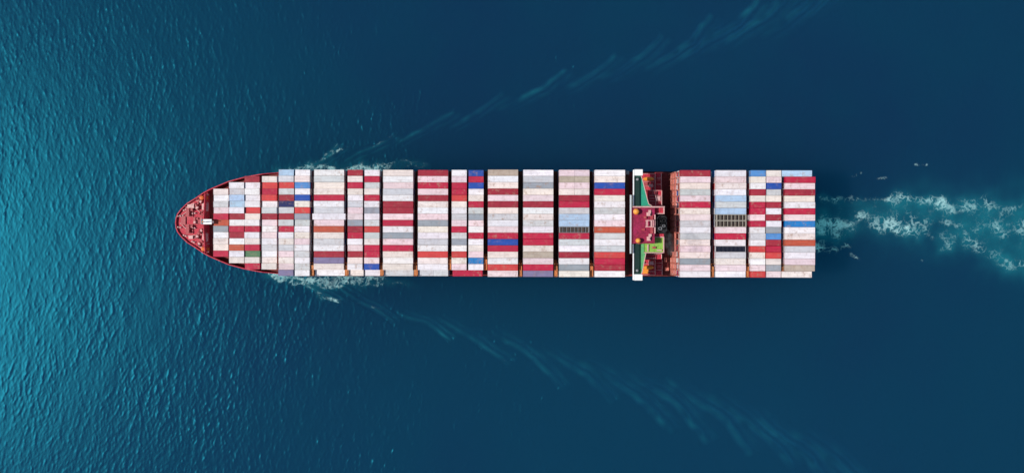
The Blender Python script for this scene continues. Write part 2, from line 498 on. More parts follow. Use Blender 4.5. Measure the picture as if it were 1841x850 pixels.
# ------------------------------------------------------------------ the ship
YC = P(0, 401.25, ZT).y                 # the ship's centre line
ship = bpy.data.objects.new('container_ship', None)
col.objects.link(ship)
ship.location = (0, 0, 0)
tag(ship, 'long red container ship under way with a green winged bridge near its stern', 'ship')

DECK = 14.0
OUT = [(-136.4, 0.0), (-136.2, 2.0), (-135.6, 3.6), (-134.2, 5.5), (-131.6, 8.0), (-128.3, 10.0), (-125.3, 12.1), (-122.4, 13.7), (-114.8, 16.9), (-108, 18.7), (-101.3, 19.9), (-93, 20.9), (-85.5, 21.35),
       (-70, 21.5), (100, 21.5), (112, 21.2), (121.0, 20.4)]
WL = [(-127.5, 0.0), (-127.2, 0.4), (-126.6, 0.9), (-125.2, 1.7), (-122.2, 3.0), (-119, 4.6), (-116, 6.2), (-112.5, 8.2), (-107, 11.2), (-101.5, 13.8), (-96, 16.4), (-90, 18.6), (-83, 20.3),
      (-68, 21.4), (96, 21.4), (108, 20.2), (117.0, 17.0)]


def htop(x):
    return DECK + 3.6 * min(1, max(0, (-94 - x) / 7.0)) + 0.35


def hull():
    levels = [(-4, 0.0), (0, 0.05), (5, 0.28), (10, 0.62), (DECK, 0.90), (None, 1.0)]
    n = len(OUT)
    vs, fs = [], []
    for z, t in levels:
        for sgn in (1, -1):
            for (ox, oy), (wx, wy) in zip(OUT, WL):
                zz = htop(ox) if z is None else z
                vs.append((wx + (ox - wx) * t, YC + sgn * (wy + (oy - wy) * t), zz))
    for l in range(len(levels) - 1):
        for s in (0, 1):
            for i in range(n - 1):
                a = l * 2 * n + s * n + i
                q = (a, a + 1, a + 1 + 2 * n, a + 2 * n)
                fs.append(q if s else q[::-1])
        a, b_ = l * 2 * n + n - 1, l * 2 * n + 2 * n - 1
        fs.append((b_, a, a + 2 * n, b_ + 2 * n))
    mb = MB().add(vs, fs)
    h = mb.build('hull', M['hull'], ship)
    # bulwark: a capping rail with an inner plate, down to the decks
    vs, fs = [], []
    m = n - 4
    for i in range(m):
        ox, oy = OUT[i]
        i0, i1 = max(i - 1, 0), min(i + 1, n - 1)
        tx, ty = OUT[i1][0] - OUT[i0][0], OUT[i1][1] - OUT[i0][1]
        if i == 0: tx, ty = 0, 1
        L = math.hypot(tx, ty)
        nx_, ny_ = ty / L, -tx / L                        # inward
        for sgn in (1, -1):
            for inn, dz in ((-0.08, -0.3), (-0.08, 0.06), (0.28, 0.06), (0.28, -4.4)):
                vs.append((ox + nx_ * inn, YC + sgn * (max(oy + ny_ * inn, 0)), htop(ox) + dz))
    for i in range(m - 1):
        for s in (0, 1):
            a, b_ = i * 8 + s * 4, (i + 1) * 8 + s * 4
            for k_ in range(3):
                fs.append((a + k_, b_ + k_, b_ + k_ + 1, a + k_ + 1))
    MB().add(vs, fs).build('bulwark', M['deck'], h)
    return h


hull()


def outline_at(x):
    for (x0, y0), (x1, y1) in zip(OUT, OUT[1:]):
        if x0 <= x <= x1:
            return y0 + (y1 - y0) * (x - x0) / (x1 - x0)
    return OUT[-1][1]


def deck_poly(x0, x1, inset):
    xs = [x0] + [p[0] for p in OUT if x0 < p[0] < x1] + [x1]
    up_ = [(x, YC + max(outline_at(x) - inset, 0.05)) for x in xs]
    dn_ = [(x, YC - max(outline_at(x) - inset, 0.05)) for x in xs]
    return up_ + dn_[::-1]


FC_END = P(373, 0, 17).x
FZ = 17.0
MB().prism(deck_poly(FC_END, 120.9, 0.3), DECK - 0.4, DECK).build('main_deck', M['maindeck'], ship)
fore = MB().prism(deck_poly(-136.2, FC_END, 0.45), DECK + 0.1, FZ).build('forecastle_deck', M['deck'], ship)


def forecastle():
    P0 = P

    def inside(px, py, z, m=1.7):
        c = P0(px, py, z)
        lim = max(0.0, outline_at(max(c.x, -136.0)) - m)
        c.y = YC + max(-lim, min(lim, c.y - YC))
        return c
    def windlass(px, py):
        c = inside(px, py, FZ)
        b = MB()
        b.box(c.x - 1.5, c.y - 1.9, FZ, c.x + 1.5, c.y + 1.9, FZ + 0.35)
        b.tube((c.x, c.y - 1.7, FZ + 1.1), (c.x, c.y + 1.7, FZ + 1.1), 0.45, 10)
        for yy in (-1.5, -0.3, 0.9):
            b.tube((c.x, c.y + yy, FZ + 1.1), (c.x, c.y + yy + 0.35, FZ + 1.1), 0.95, 12)
        b.box(c.x + 0.7, c.y + 0.5, FZ + 0.3, c.x + 1.6, c.y + 1.6, FZ + 1.4)
        b.build('windlass', M['fitting'], fore)
        e = inside(px - 17, 397 + (py - 398) * 0.35, FZ)
        ch = MB()
        nlk = 16
        for i in range(nlk):
            a = Vector((c.x - 1.2, c.y, FZ + 0.35)).lerp(Vector((e.x, e.y, FZ + 0.25)), i / nlk)
            b2 = Vector((c.x - 1.2, c.y, FZ + 0.35)).lerp(Vector((e.x, e.y, FZ + 0.25)), (i + 1.1) / nlk)
            ch.tube(a, b2, 0.2 if i % 2 else 0.13, 6)
        ch.build('anchor_chain', M['pinkrail'], fore)
    windlass(341, 383); windlass(341, 413)

    def winch(px, py, rot):
        c = inside(px, py, FZ)
        b = MB()
        ca, sa = math.cos(rot), math.sin(rot)
        f = lambda u, v, z: (c.x + u * ca - v * sa, c.y + u * sa + v * ca, z)
        b.prism([f(-1.1, -1.4, 0)[:2], f(1.1, -1.4, 0)[:2], f(1.1, 1.4, 0)[:2], f(-1.1, 1.4, 0)[:2]], FZ, FZ + 0.25)
        b.tube(f(0, -1.3, FZ + 0.9), f(0, 1.3, FZ + 0.9), 0.42, 10)
        for v in (-1.3, -0.2, 1.0):
            b.tube(f(0, v, FZ + 0.9), f(0, v + 0.18, FZ + 0.9), 0.8, 12)
        b.prism([f(0.5, 0.4, 0)[:2], f(1.3, 0.4, 0)[:2], f(1.3, 1.2, 0)[:2], f(0.5, 1.2, 0)[:2]], FZ + 0.2, FZ + 1.2)
        b.build('mooring_winch', M['fitting'], fore)
        d = MB().tube(f(0, -1.05, FZ + 0.9), f(0, -0.25, FZ + 0.9), 0.62, 10).build('rope_drum', M['pinkrail'], fore)
    for a in ((355, 372, 0.5), (358, 424, -0.5), (366, 386, 1.2), (366, 415, -1.2), (352, 398, 0.0), (360, 362, 0.9), (362, 438, -0.9)):
        winch(*a)
    bol = None
    for px, py in ((323, 385), (323, 410), (333, 368), (333, 425), (347, 358), (348, 437), (361, 350), (361, 446), (372, 345), (373, 455), (349, 385), (349, 411)):
        c = inside(px, py, FZ)
        if bol is None:
            b = MB()
            b.box(-0.75, -0.3, 0, 0.75, 0.3, 0.14)
            for u in (-0.45, 0.45):
                b.lathe((u, 0, 0.1), [(0.22, 0), (0.2, 0.6), (0.3, 0.66), (0.26, 0.8)], 10)
            bol = b.build('bollard', M['pinkrail'], fore)
            o = bol
        else:
            o = bol.copy(); col.objects.link(o); o.parent = fore
        o.location = (c.x, c.y, FZ)
        o.rotation_euler.z = math.atan2(398 - py, 60) * 0.8
    for px, py in ((364, 349), (367, 451)):                     # mushroom ventilators
        c = inside(px, py, FZ)
        b = MB()
        b.lathe((c.x, c.y, FZ), [(0.5, 0), (0.5, 0.9), (0.95, 1.0), (0.85, 1.4), (0.3, 1.6)], 12)
        b.box(c.x + 1.2, c.y - 0.6, FZ, c.x + 2.2, c.y + 0.6, FZ + 0.9)
        b.build('ventilator', M['redorange'], fore)
    for px, py, sx, sy, h in ((369.5, 374, 1.2, 1.5, 0.6), (360, 398, 1.0, 1.2, 0.5), (370, 428, 1.0, 1.6, 0.9), (330, 398, 0.9, 1.6, 0.4), (341, 368, 0.7, 0.7, 0.6), (344, 428, 0.8, 0.6, 0.7), (347, 372, 0.5, 0.9, 0.6)):
        c = inside(px, py, FZ)
        b = MB().box(c.x - sx, c.y - sy, FZ, c.x + sx, c.y + sy, FZ + h)
        b.box(c.x - sx * 1.08, c.y - sy * 1.08, FZ + h, c.x + sx * 1.08, c.y + sy * 1.08, FZ + h + 0.12)
        b.build('deck_hatch', M['pinkrail'] if h > 0.55 else M['fitting'], fore)
    # pipes and mooring ropes lying over the deck
    for q in (((350, 372), (333, 366)), ((352, 424), (336, 426)), ((364, 386), (347, 372)), ((364, 416), (350, 430)), ((375, 366), (352, 362)), ((376, 440), (356, 438)), ((330, 390), (322, 388))):
        MB().tube(inside(*q[0], FZ + 0.25, 0.7), inside(*q[1], FZ + 0.25, 0.7), 0.16, 6).build('mooring_rope', M['pinkrail'], fore)
    # breakwater ahead of the first bay
    b = MB()
    x = FC_END
    h1 = outline_at(x) - 1.2
    pts = [(x - 0.3, YC + h1), (x - 1.0, YC), (x - 0.3, YC - h1), (x - 0.02, YC - h1), (x - 0.65, YC), (x - 0.02, YC + h1)]
    b.prism([pts[0], pts[1], pts[4], pts[5]], FZ, FZ + 3.0)
    b.prism([pts[1], pts[2], pts[3], pts[4]], FZ, FZ + 3.0)
    for k_ in range(-5, 6):
        yy = YC + k_ * h1 / 5.5
        xx = x - 1.0 + 0.7 * abs(k_) / 5.5
        b.add([(xx, yy - .08, FZ), (xx - 1.3, yy - .08, FZ), (xx, yy - .08, FZ + 2.4), (xx, yy + .08, FZ), (xx - 1.3, yy + .08, FZ), (xx, yy + .08, FZ + 2.4)], [(0, 1, 2), (5, 4, 3), (0, 3, 4, 1), (1, 4, 5, 2), (2, 5, 3, 0)])
    b.build('breakwater', M['deck'], ship)
    # foremast with its white platform
    c = P(371.5, 400, 26)
    b = MB().tube((c.x, c.y, FZ), (c.x, c.y, 26.0), 0.55, 12, 0.4)
    b.tube((c.x, c.y, 26.2), (c.x, c.y, 30), 0.22, 8, 0.12)
    mast = b.build('foremast', M['white'], ship)
    b = MB().box(c.x - 2.0, c.y - 1.0, 25.9, c.x + 2.0, c.y + 1.0, 26.15)
    b.box(c.x - 2.0, c.y - 1.0, 26.15, c.x - 1.92, c.y + 1.0, 26.9)
    b.build('platform', M['white'], mast)
    MB().lathe((c.x - 1.4, c.y, 26.15), [(0.25, 0), (0.25, 0.5), (0.1, 0.6)], 8).build('lamp', M['orange'], mast)


forecastle()

# ------------------------------------------------------------------ bays and containers
C = {'W': ('white', (234, 230, 232)), 'w': ('cream', (231, 219, 211)), 'P': ('pale pink', (230, 208, 211)), 'R': ('crimson', (186, 24, 64)), 'D': ('dark red', (160, 34, 55)),
     'S': ('bright red', (206, 64, 64)), 'O': ('rusty orange', (188, 82, 58)), 'B': ('deep blue', (28, 76, 165)), 'N': ('navy', (24, 34, 92)), 'M': ('mid blue', (84, 140, 200)),
     'K': ('sky blue', (24, 122, 190)), 'L': ('pale blue', (172, 198, 222)), 'G': ('grey', (152, 158, 166)), 'g': ('light grey', (203, 203, 205)), 'E': ('green', (84, 126, 90)),
     'T': ('beige', (186, 170, 154)), 'V': ('violet grey', (128, 118, 152))}
ORD = 'first second third fourth fifth sixth seventh eighth ninth tenth eleventh twelfth thirteenth fourteenth fifteenth'.split()
BAYS = [  # left and right edge in the photograph, tiers on deck, name, colours row by row from the upper side
    (383.5, 410.5, 3, 'foremost bay by the bow deck', '. . . w W g P R O G W w w R . . .'),
    (412, 438.5, 4, 'second bay from the bow', '. . W g L L W D W R D W O W w . .'),
    (439.5, 466.5, 4, 'third bay from the bow', '. D W W W W S w W R W w R E w R .'),
    (470, 498, 4, 'fourth bay from the bow', '. w S R S W g D P W P W g W w w .'),
    (501.5, 527, 5, 'fifth bay from the bow', 'L g S g D N g D g R W w g P w P V'),
    (528.5, 557, 5, 'sixth bay from the bow', 'W w M W B w S G g W w P W g W g W'),
    (564.5, 617.5, 5, 'seventh bay from the bow', 'W g w w R W g W P O w g W D V w W'),
    (624.5, 652, 5, 'eighth bay from the bow', 'D w R w W g P P G D R W P D w W w'),
    (655, 681.5, 5, 'ninth bay from the bow', 'W R g w R W G W g S g w R R P B W'),
    (688, 742.5, 5, 'eighth bay ahead of the bridge', 'w W P g W D D P R W G P R w W w g'),
    (751, 805, 5, 'seventh bay ahead of the bridge', 'D P R P D w W P G w W g W S w W g'),
    (812, 838.5, 5, 'sixth bay ahead of the bridge', 'W P R R S w W g P R g G W S w P .'),
    (842.5, 868.5, 5, 'fifth bay ahead of the bridge', 'B R B W w R g G P W R W w P K W .'),
    (876.5, 931.5, 6, 'fourth bay ahead of the bridge', 'T W w D P D w g W P R B R w W S P'),
    (940, 995, 6, 'third bay ahead of the bridge', 'W g G w P D W w g W R R w T P R V'),
    (1005, 1059.5, 6, 'second bay ahead of the bridge', 'P T P w D R g L L X R g W D W G w'),
    (1069, 1123.5, 6, 'bay just ahead of the bridge', 'W w B R w W g W P O g W g S R D W'),
    (1222.5, 1277.5, 6, 'bay just behind the bridge', 'D P w g P R w P g W g w P w G P W'),
    (1286.5, 1341.5, 6, 'second bay behind the bridge', 'W P w W L g L F F P R W X g w P W'),
    (1348.5, 1376.5, 6, 'third bay behind the bridge', 'M w W D w R R P R W g W S w W P S'),
    (1378, 1403.5, 6, 'fourth bay behind the bridge', 'w P B g w D W D W G M D R S w G P'),
    (1410.5, 1466, 6, 'sternmost bay', 'L R P D w W R P K W w O g W P T w'),
]
HT = 2.6
BASE = 16.2
PITCH = 2.463


def container_meshes(L):
    wd, h = 2.37, HT - 0.03
    hx, hy = L / 2, wd / 2
    per = []                                               # perimeter: outer corner line and corrugated line
    def side(ax, ay, bx, by, nx_, ny_, n):
        for i in range(n):
            for u, d in ((0.0, 0.0), (0.25, 0.0), (0.5, 0.045), (0.75, 0.045)):
                t = (i + u) / n
                t2 = 0.012 + t * 0.976
                per.append(((ax + (bx - ax) * t, ay + (by - ay) * t), (ax + (bx - ax) * t2 + nx_ * (0.02 + d), ay + (by - ay) * t2 + ny_ * (0.02 + d))))
    nl = int(L / 0.31)
    side(-hx, -hy, hx, -hy, 0, 1, nl)
    side(hx, -hy, hx, hy, -1, 0, 4)
    side(hx, hy, -hx, hy, 0, -1, nl)
    side(-hx, hy, -hx, -hy, 1, 0, 8)
    n = len(per)
    rim = 0.11
    inner = [(x * (hx - rim) / hx, y * (hy - rim) / hy) for (x, y), _ in per]
    rings = [([p for p, _ in per], 0.0), ([p for p, _ in per], 0.15), ([q for _, q in per], 0.15), ([q for _, q in per], h - 0.12), ([p for p, _ in per], h - 0.12), ([p for p, _ in per], h), (inner, h), (inner, h - 0.14)]
    vs, fs = [], []
    for pts, z in rings:
        vs += [(x, y, z) for x, y in pts]
    for k_ in range(len(rings) - 1):
        fs += [(k_ * n + i, k_ * n + (i + 1) % n, (k_ + 1) * n + (i + 1) % n, (k_ + 1) * n + i) for i in range(n)]
    body = MB().add(vs, fs).mesh('container_body')
    body.materials.append(M['cpaint'])
    # roof: die-stamped corrugations across the box
    x0, x1 = -(hx - rim), hx - rim
    cols_ = [(x0, 0)]
    nr = int((x1 - x0 - 0.5) / 0.42)
    for i in range(nr):
        a = x0 + 0.25 + i * (x1 - x0 - 0.5) / nr
        st = (x1 - x0 - 0.5) / nr
        cols_ += [(a + 0.10 * st, 0), (a + 0.25 * st, 1), (a + 0.60 * st, 1), (a + 0.75 * st, 0)]
    cols_.append((x1, 0))
    yy = [-(hy - rim), -(hy - rim) + 0.09, -(hy - rim) + 0.16, 0.0, hy - rim - 0.16, hy - rim - 0.09, hy - rim]
    vs, fs = [], []
    for x, up_ in cols_:
        for j, y in enumerate(yy):
            vs.append((x, y, h - 0.055 + (0.035 if up_ and 2 <= j <= 4 else 0) + (0.015 if j == 3 else 0)))
    m = len(yy)
    for i in range(len(cols_) - 1):
        fs += [(i * m + j, (i + 1) * m + j, (i + 1) * m + j + 1, i * m + j + 1) for j in range(m - 1)]
    roof = MB().add(vs, fs).mesh('roof_panel')
    roof.materials.append(M['cpaint'])
    return body, roof


LONG, SHORT = 11.78, 5.88
BL, RL = container_meshes(LONG)
BS, RS = container_meshes(SHORT)
BX, RX = container_meshes(13.0)


def jitter(c):
    k_ = random.uniform(0.93, 1.05)
    return tuple(min(0.86, max(0.0, v * k_ * random.uniform(0.975, 1.025))) for v in lin(*c)[:3]) + (1.0,)


def put(name, body, roof, loc, colour, label, group):
    o = bpy.data.objects.new(name, body)
    col.objects.link(o)
    o.location = loc
    o.color = colour
    r = bpy.data.objects.new('roof_panel', roof)
    col.objects.link(r)
    r.parent = o
    r.color = colour
    tag(o, label, 'container', group)
    return o


lower_v, lower_f, lower_c = [], [], []
mixture = 'WWwPgRRDSGWLBOWwPK'


def lower_box(x, y, z0, z1, L):
    c = jitter(C[random.choice(mixture)][1])
    o = len(lower_v)
    hx, hy = L / 2, 1.195
    lower_v.extend([(x + sx * hx, y + sy * hy, z) for z in (z0 + 0.02, z1 - 0.01) for sx, sy in ((-1, -1), (1, -1), (1, 1), (-1, 1))])
    for f in ((3, 2, 1, 0), (4, 5, 6, 7), (0, 1, 5, 4), (1, 2, 6, 5), (2, 3, 7, 6), (3, 0, 4, 7)):
        lower_f.append(tuple(i + o for i in f))
        lower_c.append(c)


def rack(x, y, z, L, label, pale):
    """An empty flat rack: plank floor, two end frames, side rails and cross bars."""
    root = bpy.data.objects.new('flat_rack', None)
    col.objects.link(root)
    root.location = (x, y, z)
    tag(root, label, 'flat rack', 'flat racks among the containers')
    MB().box(-L / 2, -1.19, 0, L / 2, 1.19, 0.5).build('floor', M['wood'], root)
    bars = M['khaki'] if pale else M['grey']
    for sx in (-1, 1):
        b = MB()
        for sy in (-1, 1):
            b.box(sx * (L / 2 - 0.35), sy * 0.93, 0.5, sx * L / 2, sy * 1.19, 2.5)
        b.box(sx * (L / 2 - 0.35), -0.93, 2.2, sx * L / 2, 0.93, 2.5)
        b.build('end_frame', bars, root)
    for sy in (-1, 1):
        MB().box(-(L / 2 - 0.35), sy * 1.02, 2.2, L / 2 - 0.35, sy * 1.19, 2.42).build('side_rail', bars, root)
    me = None
    for i in range(1, 8):
        u = -L / 2 + i * L / 8
        if me is None:
            o = MB().box(-0.08, -1.02, -0.1, 0.08, 1.02, 0.1).build('cross_bar', bars, root); me = o
        else:
            o = me.copy(); col.objects.link(o); o.parent = root
        o.location = (u, 0, 2.3)
    return root


def open_top(x, y, z, L, label, tarp=True):
    o = bpy.data.objects.new('open_top_container', BL)
    col.objects.link(o)
    o.location = (x, y, z)
    o.color = lin(205, 200, 205)
    tag(o, label, 'container')
    b = MB()
    nx_ = 14
    vs = []
    for i in range(nx_ + 1):
        for j in range(3):
            vs.append((-L / 2 + 0.16 + (L - 0.32) * i / nx_, (j - 1) * 1.02, 2.32 - 0.16 * (j == 1) - 0.07 * (i % 2)))
    b.add(vs, [(i * 3 + j, (i + 1) * 3 + j, (i + 1) * 3 + j + 1, i * 3 + j + 1) for i in range(nx_) for j in range(2)])
    b.build('tarpaulin', M['tarp'], o)
    return o


GAPS = []
for bi, (x0, x1, tiers, bay, rows) in enumerate(BAYS):
    rows = rows.split()
    ztop = BASE + tiers * HT
    xc = P((x0 + x1) / 2, 0, ztop).x
    long_ = (x1 - x0) > 40
    L = LONG if long_ else SHORT
    size = 'long' if long_ else 'short'
    tot = {c: rows.count(c) for c in rows}
    seen = {}
    ks = [k_ for k_, c in enumerate(rows) if c != '.']
    hb = MB().box(xc - L / 2 - 0.15, YC - (ks[-1] - 8.0) * PITCH - 1.22, DECK, xc + L / 2 + 0.15, YC - (ks[0] - 8.0) * PITCH + 1.22, BASE - 0.02)
    hb.build('hatch_cover', M['hatch'], ship)
    GAPS.append((xc - L / 2, xc + L / 2, ztop, ks))
    for k_, c in enumerate(rows):
        if c == '.': continue
        y = YC - (k_ - 8) * PITCH
        dz = random.choice((0, 0, 0, -0.3, -0.3, 0.3, 0.3, -0.6))
        if k_ == 16 and bay in ('seventh bay from the bow', 'eighth bay from the bow', 'ninth bay from the bow', 'eighth bay ahead of the bridge', 'seventh bay ahead of the bridge'):
            dz = -HT
        z = ztop - HT + dz
        x = xc + (-1.25 if bay == 'sternmost bay' and k_ in (0, 16) else 0)
        nlow = int(round((z - BASE) / HT + 1e-6))
        for t in range(nlow):
            lower_box(x, y, BASE + t * (z - BASE) / nlow, BASE + (t + 1) * (z - BASE) / nlow, L)
        if c == 'F':
            rack(x + 0.25, y, z, LONG, ('upper' if k_ == 7 else 'lower') + ' one of two empty open frame flat racks side by side behind the bridge', True)
            continue
        if c == 'X':
            if bay.startswith('second bay behind'):
                open_top(x, y, z, LONG, 'long open container under a black tarpaulin in the second bay behind the bridge')
            else:
                rack(x, y, z, LONG, 'empty dark flat rack between a pale blue and a crimson container ahead of the bridge', False)
            continue
        cn = C[c][0]
        seen[c] = seen.get(c, 0) + 1
        if tot[c] == 1:
            label = f'the only {cn} {size} container in the {bay}'
        else:
            label = f'{ORD[seen[c] - 1]} {cn} {size} container down the {bay}'
        if (bay.startswith('second bay ahead') and k_ < 4) or (bay.startswith('seventh bay ahead') and k_ == 16):
            for sx, wh in ((-1, 'forward'), (1, 'aft')):
                put('short_container', BS, RS, (x + sx * 2.96, y, z), jitter(C[c][1]), f'{wh} {cn} short container of a pair, {"lowest" if k_ == 16 else ORD[k_]} row, {bay}', 'short containers on top of the deck stacks')
            continue
        B_, R_ = (BL, RL) if long_ else (BS, RS)
        if bay == 'seventh bay from the bow' and k_ == 7:
            B_, R_ = BX, RX
            label = 'white extra long container jutting out at both ends of the seventh bay'
        put(size + '_container', B_, R_, (x, y, z), jitter(C[c][1]), label, ('long' if long_ else 'short') + ' containers on top of the deck stacks')
# one long crimson box spans the fifth and sixth bays ahead of the bridge, a tier lower
xa = P(840.3, 0, BASE + 5 * HT).x
z = BASE + 4 * HT - 1.3
for t in range(4):
    lower_box(xa, YC - 8 * PITCH, BASE + t * (z - BASE) / 4, BASE + (t + 1) * (z - BASE) / 4, LONG)
put('long_container', BL, RL, (xa, YC - 8 * PITCH, z), jitter(C['R'][1]), 'crimson long container at the lower end of two short container bays, spanning both', 'long containers on top of the deck stacks')

me = bpy.data.meshes.new('lower_containers')
me.from_pydata(lower_v, [], lower_f)
at = me.attributes.new('paint', 'FLOAT_COLOR', 'FACE')
at.data.foreach_set('color', np.array(lower_c, np.float32).ravel())
me.materials.append(M['lower'])
o = bpy.data.objects.new('lower_containers', me)
col.objects.link(o)
tag(o, 'mixed colour containers stacked beneath the top tier', 'containers', None, 'stuff')


# lashing bridges in the gaps between bays
def lashing(xa_, xb_, ztop, k0, k1, mat, full=False):
    mid, wd = (xa_ + xb_) / 2, min(xb_ - xa_ - 0.36, 1.25)
    if wd < 0.3: return
    x0, x1 = mid - wd / 2, mid + wd / 2
    ya, yb = YC - (k1 - 8 + 0.5) * PITCH + 0.05, YC - (k0 - 8 - 0.5) * PITCH - 0.05
    zt = BASE + 2 * HT if not full else ztop - 3.0
    b = MB()
    for z_ in (BASE + HT, zt):
        b.box(x0, ya, z_ - 0.15, x1, yb, z_)
    n = max(2, (k1 - k0 + 1) // 2)
    for i in range(n + 1):
        y = ya + (yb - ya) * i / n
        y = min(max(y, ya + 0.15), yb - 0.15)
        for x in (x0, x1 - 0.2):
            b.box(x, y - 0.12, DECK, x + 0.2, y + 0.12, zt + 1.0)
    for x in (x0 + 0.05, x1 - 0.12):
        b.box(x, ya + 0.05, zt + 1.0, x + 0.07, yb - 0.05, zt + 1.07)
    o = b.build('lashing_bridge', mat, ship)
    t = MB()
    for i in range(3):                                     # added tower at the port end, painted warm for sunlight in the gap
        z_ = ztop - 1.4 - i * HT
        t.box(x0, ya, z_ - 0.12, x1, ya + 6.4 - 1.1 * (2 - i), z_)
    for yy in (ya + 0.1, ya + 2.5, ya + 5.0):
        for x in (x0, x1 - 0.18):
            t.box(x + 0.002, yy, zt, x + 0.178, yy + 0.18, ztop - 0.5)
    t.build('lit_end_tower', M['lash_lit'], o)


for i in range(len(GAPS) - 1):
    a, b_ = GAPS[i], GAPS[i + 1]
    if BAYS[i][3].startswith('bay just ahead'): continue
    k0 = max(a[3][0], b_[3][0]); k1 = min(a[3][-1], b_[3][-1])
    if b_[0] - a[1] > 1.1 and i > 2:
        lashing(a[1], b_[0], min(a[2], b_[2]), k0, k1, M['lash_shaded'])


# ------------------------------------------------------------------ superstructure
def superstructure():
    # house: stepped decks with pale rails
    house = MB()
    house.pbox(1151, 372, 1176, 440, DECK, 31)
    house.pbox(1166, 341, 1190, 371, DECK, 27.5)
    house.pbox(1158, 455, 1190, 465, DECK, 27.5)
    house.pbox(1152, 311, 1176, 341, DECK, 22.5)
    house.pbox(1152, 466, 1178, 494, DECK, 22.5)
    house.pbox(1178.5, 310, 1189, 341, DECK, 18.5)
    house.pbox(1179, 466, 1191, 494, DECK, 19.5)
    ho = house.build('accommodation_block', M['deck'], ship)

    def rail(pts, z, h=1.0):
        b = MB()
        for (a0, a1), (b0, b1) in zip(pts, pts[1:]):
            A, B = P(a0, a1, z), P(b0, b1, z)
            n = max(1, int((B - A).length / 2))
            for hh in (h * 0.5, h):
                b.tube(A + Vector((0, 0, hh)), B + Vector((0, 0, hh)), 0.10, 5)
            for i in range(n + 1):
                q = A.lerp(B, i / n)
                b.tube(q, q + Vector((0, 0, h)), 0.07, 5)
        b.build('railing', M['pinkrail'], ho)
    rail([(1167, 342), (1189, 342), (1189, 370)], 27.5)
    rail([(1167, 351), (1189, 351)], 27.5)
    rail([(1167, 361), (1189, 361)], 27.5)
    rail([(1159, 456), (1189, 456), (1189, 464)], 27.5)
    rail([(1159, 463.5), (1178, 463.5)], 27.5)
    rail([(1177, 312), (1177, 341)], 22.5)
    rail([(1153, 312), (1175, 312)], 22.5)
    rail([(1177.5, 466), (1177.5, 493)], 22.5)
    rail([(1153, 493), (1177, 493)], 22.5)
    rail([(1188, 311), (1188, 341)], 18.5)
    rail([(1190, 466), (1190, 493)], 19.5)
    rail([(1154, 326), (1175, 326)], 22.5); rail([(1160, 334), (1175, 334)], 22.5); rail([(1170, 334), (1170, 341)], 22.5)
    rail([(1180, 320), (1188, 320)], 18.5); rail([(1180, 331), (1188, 331)], 18.5)
    rail([(1167, 356), (1178, 356)], 27.5); rail([(1178, 343), (1178, 370)], 27.5)
    rail([(1156, 473), (1177, 473)], 22.5); rail([(1154, 487), (1177, 487)], 22.5); rail([(1166, 467), (1166, 476)], 22.5)
    rail([(1180, 472), (1190, 472)], 19.5); rail([(1180, 484), (1190, 484)], 19.5)
    for y0, y1, s in ((319, 323, -1), (478, 482, 1)):          # lifeboats under their davits
        c = P(1166, (y0 + y1) / 2, 24.5)
        b = MB()
        prof = [(-4.0, 0.15), (-3.2, 0.75), (-1.5, 1.05), (1.5, 1.05), (3.0, 0.8), (4.0, 0.3)]
        vs = []
        for x, r in prof:
            for a in range(8):
                th = 2 * math.pi * a / 8
                vs.append((c.x + x * 0.55, c.y + r * 0.75 * math.cos(th), 23.7 + r * 0.9 * math.sin(th)))
        fs = [(i * 8 + j, i * 8 + (j + 1) % 8, (i + 1) * 8 + (j + 1) % 8, (i + 1) * 8 + j) for i in range(5) for j in range(8)] + [tuple(range(7, -1, -1)), tuple(range(40, 48))]
        b.add(vs, fs)
        b.build('lifeboat', M['orange'], ho)
    # small stuff on the decks: vents, lockers, ducts
    for px, py, s, h, z0, mt in ((1160, 330, 1.0, 1.2, 22.5, 'fitting'), (1170, 333, 0.8, 0.9, 22.5, 'pinkrail'), (1176, 346, 0.9, 1.0, 27.5, 'fitting'), (1183, 356, 1.0, 0.8, 27.5, 'pinkrail'),
                                 (1172, 366, 0.7, 1.1, 27.5, 'fitting'), (1161, 487, 1.2, 1.0, 22.5, 'orange'), (1171, 472, 0.9, 1.3, 22.5, 'pinkrail'), (1185, 478, 1.0, 0.9, 19.5, 'fitting'),
                                 (1184, 322, 0.9, 0.9, 18.5, 'fitting'), (1156, 472, 0.7, 0.8, 22.5, 'fitting')):
        c = P(px, py, z0 + h)
        b = MB().box(c.x - s, c.y - s * 0.8, z0, c.x + s, c.y + s * 0.8, z0 + h)
        b.box(c.x - s * 0.8, c.y - s * 0.55, z0 + h, c.x + s * 0.8, c.y + s * 0.55, z0 + h + 0.15)
        b.build('deck_locker', M[mt], ho)

    # navigating bridge with the monkey island on top
    nb = MB()
    nb.pbox(1139, 373, 1177, 437, 31.01, 38.0)
    br = nb.build('navigation_bridge', M['crimson'], ship)
    b = MB()
    a, c = P(1139, 373, 38), P(1177, 437, 38)
    b.box(a.x - 0.06, c.y + 0.4, 35.2, a.x + 0.3, a.y - 0.4, 36.8)
    b.build('bridge_window', M['glass'], br)
    b = MB()                                              # white front rail of the bridge and its catwalk
    b.pbox(1132.6, 350, 1135.2, 455, 36.6, 37.3)
    b.build('catwalk', M['palegrey'], br)
    b = MB()
    b.pbox(1138, 370.2, 1195, 372.4, 36.9, 38.7)
    b.build('bridge_rail', M['pinkrail'], br)
    b = MB().pbox(1176.6, 385, 1178.4, 419, 31, 38.9)
    b.build('bridge_rail', M['pinkrail'], br)
    # raised slab beside the funnel
    b = MB().pbox(1174, 373, 1194, 384, 31, 35.5)
    sl = b.build('machinery_deck', M['deck'], ship)
    MB().pbox(1192.5, 373, 1194.6, 384, 35.5, 36.2).build('railing', M['pinkrail'], sl)
